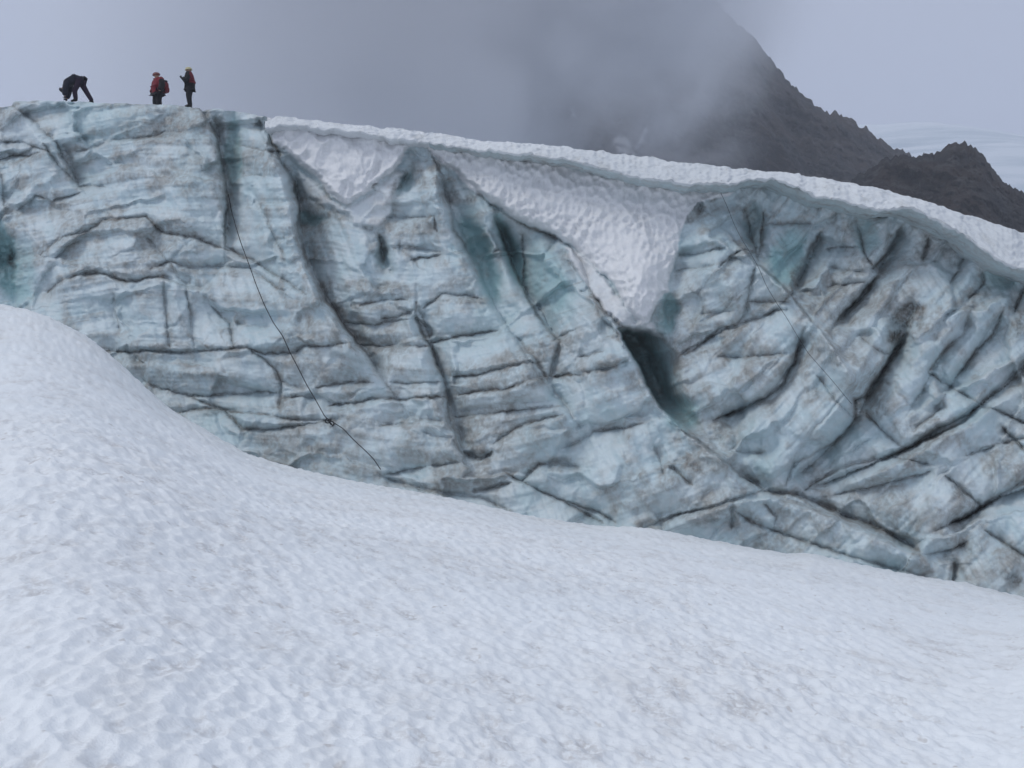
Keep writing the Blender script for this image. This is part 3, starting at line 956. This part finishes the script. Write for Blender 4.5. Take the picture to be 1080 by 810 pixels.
def lathe(name, prof, mat, parent, loc, rot=(0, 0, 0), sc_=(1, 1, 1), n=20):
    V_ = np.array([[(r * math.cos(2 * math.pi * k / n), r * math.sin(2 * math.pi * k / n), z) for k in range(n)] for r, z in prof])
    o = grid_mesh(name, V_, closed_u=True, mat=mat)
    o.location = loc; o.rotation_euler = rot; o.scale = sc_; o.parent = parent
    return o


def make_person(J, feet, yaw, label, group, jacket, trousers, helmet, head_dir, two_tone=None, fat=1.13):
    """J: joints in a local frame, x forward, y left, z up"""
    root = bpy.data.objects.new('person', None); C.objects.link(root)
    root.location = feet; root.rotation_euler = (0, 0, yaw); root.scale = (fat, fat, 1.0)
    tag(root, label, 'person', group=group)
    g = lambda k: tuple(J[k])
    R0 = dict(pelvis=.125, spine=.12, chest=.145, neck=.058, head=.088, crown=.082)
    chain = {'hip': .092, 'knee': .062, 'ankle': .042, 'heel': .045, 'toe': .036, 'shoulder': .066, 'elbow': .046, 'wrist': .032, 'palm': .036}

    def build(name, keys_mid, limb_keys, add, mat, sub=2, root_key='pelvis'):
        vs, es, ix = [], [], {}
        def put(k, r):
            ix[k] = len(vs); vs.append((*g(k), r))
        prev = None
        for k in keys_mid:
            put(k, R0[k] + add)
            if prev: es.append((ix[prev], ix[k]))
            prev = k
        for side in 'lr':
            for att, ks in limb_keys:
                pv_ = att
                for k in ks:
                    kk = k + '_' + side
                    put(kk, chain[k] + add)
                    if pv_ in ix: es.append((ix[pv_], ix[kk]))
                    pv_ = kk
        return vs, es, ix
    vs, es, ix = build('body', ['pelvis', 'spine', 'chest', 'neck', 'head', 'crown'],
                       [('pelvis', ['hip', 'knee', 'ankle', 'toe']), ('chest', ['shoulder', 'elbow', 'wrist', 'palm'])], 0, M_SKIN)
    roots = {0}
    for side in 'lr':
        gl_v, gl_e, gl_r = [], [], set()
        w_ = Vector(g('wrist_' + side)); p_ = Vector(g('palm_' + side)); fw = (p_ - w_).normalized()
        lat = Vector((0, 0, 1)).cross(fw)
        lat = lat.normalized() if lat.length > .1 else Vector((0, 1, 0))
        dn = fw.cross(lat).normalized()
        b0 = len(gl_v)
        gl_v += [(*w_, .040), (*(w_ + fw * .04), .044), (*p_, .046)]; gl_e += [(b0, b0 + 1), (b0 + 1, b0 + 2)]; gl_r.add(b0)
        for i, ln in enumerate((.85, 1, .95, .78)):
            base = p_ + lat * (.033 - .022 * i)
            p1 = base + fw * .045 * ln + dn * .008; p2 = p1 + fw * .028 * ln + dn * .022; p3 = p2 + fw * .008 * ln + dn * .028
            for (V0, E0, R0_, rr_) in ((vs, es, roots, .0088), (gl_v, gl_e, gl_r, .0115)):
                k0 = len(V0); V0 += [(*base, rr_), (*p1, rr_), (*p2, rr_ * .95), (*p3, rr_ * .85)]
                E0 += [(k0, k0 + 1), (k0 + 1, k0 + 2), (k0 + 2, k0 + 3)]; R0_.add(k0)
        th_ = w_ + fw * .03 + lat * .025
        t1 = th_ + lat * .035 + fw * .03; t2 = t1 + fw * .035 + dn * .012
        for (V0, E0, R0_, rr_) in ((vs, es, roots, .010), (gl_v, gl_e, gl_r, .0125)):
            k0 = len(V0); V0 += [(*th_, rr_), (*t1, rr_), (*t2, rr_ * .85)]; E0 += [(k0, k0 + 1), (k0 + 1, k0 + 2)]; R0_.add(k0)
        skin_mesh('glove', gl_v, gl_e, gl_r, M_BLACK).parent = root
    # nose and ears
    hd = Vector(g('head')); cr = Vector(g('crown')); up = (cr - hd).normalized()
    fwd = Vector(head_dir); fwd = (fwd - up * fwd.dot(up)).normalized(); lt = up.cross(fwd)
    mid = (hd + cr) / 2
    k0 = len(vs); vs += [(*(mid + fwd * .07), .016), (*(mid + fwd * .112 - up * .02), .013)]; es.append((k0, k0 + 1)); roots.add(k0)
    for s in (1, -1):
        k0 = len(vs); vs += [(*(mid + lt * s * .075 + up * .01), .014), (*(mid + lt * s * .098 - up * .015), .012)]; es.append((k0, k0 + 1)); roots.add(k0)
    body = skin_mesh('body', vs, es, roots, M_SKIN); body.parent = root
    for s in (1, -1):
        lathe('eye', [(.001, -.012), (.009, -.006), (.012, 0), (.009, .006), (.001, .012)], M_EYE, root, mid + fwd * .082 + lt * s * .033 + up * .018, n=8)
    mouth = lathe('mouth', [(.001, -.006), (.012, 0), (.001, .006)], M_DRED, root, mid + fwd * .083 - up * .052, sc_=(1, 2, 1), n=8)
    vs, es, ix = build('jacket', ['pelvis', 'spine', 'chest'], [('chest', ['shoulder', 'elbow', 'wrist'])], .078, jacket)
    p0 = Vector(g('pelvis')); s0 = Vector(g('spine')); lw = p0 + (p0 - s0) * .45; vs.append((*lw, .185)); es.append((0, len(vs) - 1))
    nk = len(vs); n0 = Vector(g('neck')); c0 = Vector(g('chest')); vs.append((*(c0 + (n0 - c0) * .75), .085)); es.append((2, nk))
    jk = skin_mesh('jacket', vs, es, {0}, jacket); jk.parent = root
    if two_tone:
        jk.data.materials.append(two_tone[0])
        for f in jk.data.polygons:
            if two_tone[1](f.center): f.material_index = 1
    vs, es, ix = build('trousers', ['pelvis'], [('pelvis', ['hip', 'knee', 'ankle'])], .045, trousers)
    vs[0] = (*vs[0][:3], .165)
    skin_mesh('trousers', vs, es, {0}, trousers).parent = root
    for side in 'lr':
        a = Vector(g('ankle_' + side)); t = Vector(g('toe_' + side)); k = Vector(g('knee_' + side))
        h_ = a + (a - t) * .35; h_.z = t.z
        v_ = [(*(a + (k - a).normalized() * .1), .06), (*a, .062), (*h_, .05), (*t, .047), (*(t + (t - h_).normalized() * .05), .04)]
        skin_mesh('boot', v_, [(0, 1), (1, 2), (1, 3), (3, 4)], {1}, M_BOOT).parent = root
    q_ = up.to_track_quat('Z', 'Y').to_euler()
    he = lathe('helmet', [(.118, -.012), (.132, -.016), (.136, -.004), (.130, .03), (.116, .07), (.088, .10), (.05, .118), (.004, .125)],
               helmet, root, hd + up * .055 - fwd * .006, q_, (1, 1, 1))
    return root


STAND = dict(pelvis=(0, 0, .95), spine=(0, 0, 1.14), chest=(.0, 0, 1.34), neck=(.02, 0, 1.50), head=(.045, 0, 1.585), crown=(.055, 0, 1.69),
             hip_l=(0, .095, .90), hip_r=(0, -.095, .90), knee_l=(.03, .11, .50), knee_r=(.05, -.11, .50),
             ankle_l=(-.03, .12, .10), ankle_r=(.0, -.12, .10), toe_l=(.12, .14, .045), toe_r=(.15, -.14, .045),
             shoulder_l=(0, .185, 1.42), shoulder_r=(0, -.185, 1.42), elbow_l=(.03, .27, 1.13), elbow_r=(.04, -.27, 1.13),
             wrist_l=(.24, .13, 1.23), wrist_r=(.25, -.11, 1.27), palm_l=(.30, .07, 1.27), palm_r=(.31, -.05, 1.31))
# third: standing side on, hands held up in front
e3 = edge(199, .30)
make_person(STAND, e3, math.radians(186), 'person in pale yellow helmet standing upright with hands raised to chest', 'people on the cliff top',
            M_BLACK, M_BLACK, M_HYEL, (1, 0, -.25), (M_DRED, lambda c: c.x < -.03 and c.z > 1.08 and abs(c.y) < .3))
# second: a little back from the edge, turned to the left, pack on the back
J2 = dict(STAND); J2.update(elbow_l=(-.01, .30, 1.13), wrist_l=(.08, .30, .88), palm_l=(.11, .29, .80), elbow_r=(-.01, -.30, 1.13),
                            wrist_r=(.10, -.28, .90), palm_r=(.13, -.27, .82), head=(.05, 0, 1.585), crown=(.075, 0, 1.69))
e2 = edge(166.5, 1.5)
make_person(J2, e2, math.radians(222), 'person in red and dark jacket standing half hidden behind the ice edge', 'people on the cliff top',
            M_RED, M_BLACK, M_HRED, (1, .1, -.2), (M_BLACK, lambda c: abs(c.y) > .29 or c.z < .86), fat=1.27)


# backpack carried by the second person
def rbox(name, sx, sy, sz, mat, parent, loc, power=4, n=16):
    th = np.linspace(0, 2 * math.pi, n * 2, endpoint=False); ph = np.linspace(.03, math.pi - .03, n)
    T, Q = np.meshgrid(th, ph)
    d = np.stack([np.sin(Q) * np.cos(T), np.sin(Q) * np.sin(T), np.cos(Q)], -1)
    k = (np.abs(d) ** power).sum(-1) ** (-1 / power)
    V_ = d * k[..., None] * np.array((sx, sy, sz))
    V_[..., 0] *= 1 + .12 * np.sin(V_[..., 2] / sz * 2)
    V_ = V_ + .012 * fbm(V_[..., 0] * 9, V_[..., 1] * 9, V_[..., 2] * 9, oct=2, seed=955)[..., None] * d
    o = grid_mesh(name, V_[::-1], closed_u=True, mat=mat); o.location = loc
    if parent: o.parent = parent
    return o


bp = bpy.data.objects.new('backpack', None); C.objects.link(bp)
bp.rotation_euler = (0, 0, math.radians(222))
ry = math.radians(222)
bp.location = (e2[0] + math.cos(ry) * -.30, e2[1] + math.sin(ry) * -.30, e2[2] + .93)
tag(bp, 'dull red rounded backpack worn by the person in the middle', 'backpack')
rbox('pack_body', .15, .21, .27, M_DRED, bp, (0, 0, .22), 2.8)
rbox('pack_lid', .12, .16, .075, M_NAVY, bp, (.0, 0, .48), 2.4)
rbox('pocket', .05, .13, .12, M_RED, bp, (-.15, 0, .13), 3)
for s in (1, -1):
    tube([(.10, s * .11, .44), (.19, s * .13, .50), (.30, s * .14, .46), (.415, s * .145, .36), (.40, s * .15, .22), (.28, s * .16, .08), (.12, s * .15, .02)], .022, 'strap', M_BLACK, bp)

# first: bent right over, facing left, one leg behind, hands at the ice
BEND = dict(pelvis=(.0, 0, .99), spine=(.17, 0, 1.03), chest=(.40, 0, .88), neck=(.55, 0, .72), head=(.62, 0, .62), crown=(.69, .0, .53),
            hip_l=(-.02, .10, .93), hip_r=(-.02, -.10, .93), knee_l=(.16, .13, .52), knee_r=(-.22, -.12, .52),
            ankle_l=(.10, .14, .10), ankle_r=(-.44, -.13, .11), toe_l=(.25, .15, .045), toe_r=(-.31, -.15, .045),
            shoulder_l=(.44, .18, .86), shoulder_r=(.44, -.18, .86), elbow_l=(.47, .25, .52), elbow_r=(.50, -.24, .51),
            wrist_l=(.50, .2, .24), wrist_r=(.55, -.16, .22), palm_l=(.51, .18, .15), palm_r=(.57, -.14, .13))
e1 = edge(83, .35)
make_person(BEND, e1, math.radians(183), 'person in dark clothes bending right over towards the ice', 'people on the cliff top',
            M_NAVY, M_PLUM, M_HDRK, (.5, 0, -1))

# ------------------------------------------------------------------ light, sky, camera
SUN_EL, SUN_AZ = math.radians(48), math.radians(248)
w = bpy.data.worlds.new('World'); sc.world = w; w.use_nodes = True
t = w.node_tree; t.nodes.clear()
sky = t.nodes.new('ShaderNodeTexSky'); sky.sky_type = 'NISHITA'; sky.sun_disc = False
sky.sun_elevation = SUN_EL; sky.sun_rotation = SUN_AZ; sky.altitude = 2500
gm = t.nodes.new('ShaderNodeNewGeometry'); sp = t.nodes.new('ShaderNodeSeparateXYZ')
tc = t.nodes.new('ShaderNodeTexCoord'); t.links.new(tc.outputs['Generated'], sp.inputs[0])
mr = t.nodes.new('ShaderNodeMapRange'); mr.inputs[1].default_value = 0.1; mr.inputs[2].default_value = .9
t.links.new(sp.outputs[2], mr.inputs[0])
mx = t.nodes.new('ShaderNodeMix'); mx.data_type = 'RGBA'
mx.inputs[6].default_value = (3.75, 4.15, 5.6, 1); mx.inputs[7].default_value = (8.4, 8.98, 10.1, 1)
t.links.new(mr.outputs[0], mx.inputs[0])
nz = t.nodes.new('ShaderNodeTexNoise'); nz.inputs['Scale'].default_value = 2.2; nz.inputs['Detail'].default_value = 4
t.links.new(tc.outputs['Generated'], nz.inputs[0])
mr2 = t.nodes.new('ShaderNodeMapRange'); mr2.inputs[3].default_value = .9; mr2.inputs[4].default_value = 1.1
t.links.new(nz.outputs[0], mr2.inputs[0])
vm = t.nodes.new('ShaderNodeVectorMath'); vm.operation = 'SCALE'
t.links.new(mx.outputs[2], vm.inputs[0]); t.links.new(mr2.outputs[0], vm.inputs['Scale'])
m2 = t.nodes.new('ShaderNodeMix'); m2.data_type = 'RGBA'; m2.inputs[0].default_value = .86
t.links.new(sky.outputs[0], m2.inputs[6]); t.links.new(vm.outputs[0], m2.inputs[7])
bg = t.nodes.new('ShaderNodeBackground'); bg.inputs[1].default_value = .092
t.links.new(m2.outputs[2], bg.inputs[0])
wo = t.nodes.new('ShaderNodeOutputWorld'); t.links.new(bg.outputs[0], wo.inputs[0])

sl = bpy.data.lights.new('sun', 'SUN'); sl.energy = .9; sl.angle = math.radians(16); sl.color = (1, .97, .93)
so = bpy.data.objects.new('sun', sl); C.objects.link(so)
sdir = Vector((math.sin(SUN_AZ) * math.cos(SUN_EL), math.cos(SUN_AZ) * math.cos(SUN_EL), math.sin(SUN_EL)))
so.rotation_euler = sdir.to_track_quat('Z', 'Y').to_euler(); so.location = sdir * 50

cam = bpy.data.cameras.new('camera'); cam.sensor_width = 36; cam.lens = F / 1080 * 36
cam.clip_start = .1; cam.clip_end = 12000
co = bpy.data.objects.new('camera', cam); C.objects.link(co)
co.rotation_euler = (math.radians(90), 0, 0)
sc.camera = co
vs_ = sc.view_settings
vs_.view_transform = 'Standard'; vs_.look = 'None'; vs_.gamma = 1; vs_.exposure = 0; vs_.use_curve_mapping = False
cy = sc.cycles
cy.use_denoising = True
try: cy.denoiser = 'OPENIMAGEDENOISE'
except Exception: pass
cy.max_bounces = 8; cy.diffuse_bounces = 3; cy.volume_bounces = 5; cy.glossy_bounces = 2; cy.transmission_bounces = 2
cy.volume_step_rate = 1.0; cy.volume_max_steps = 256
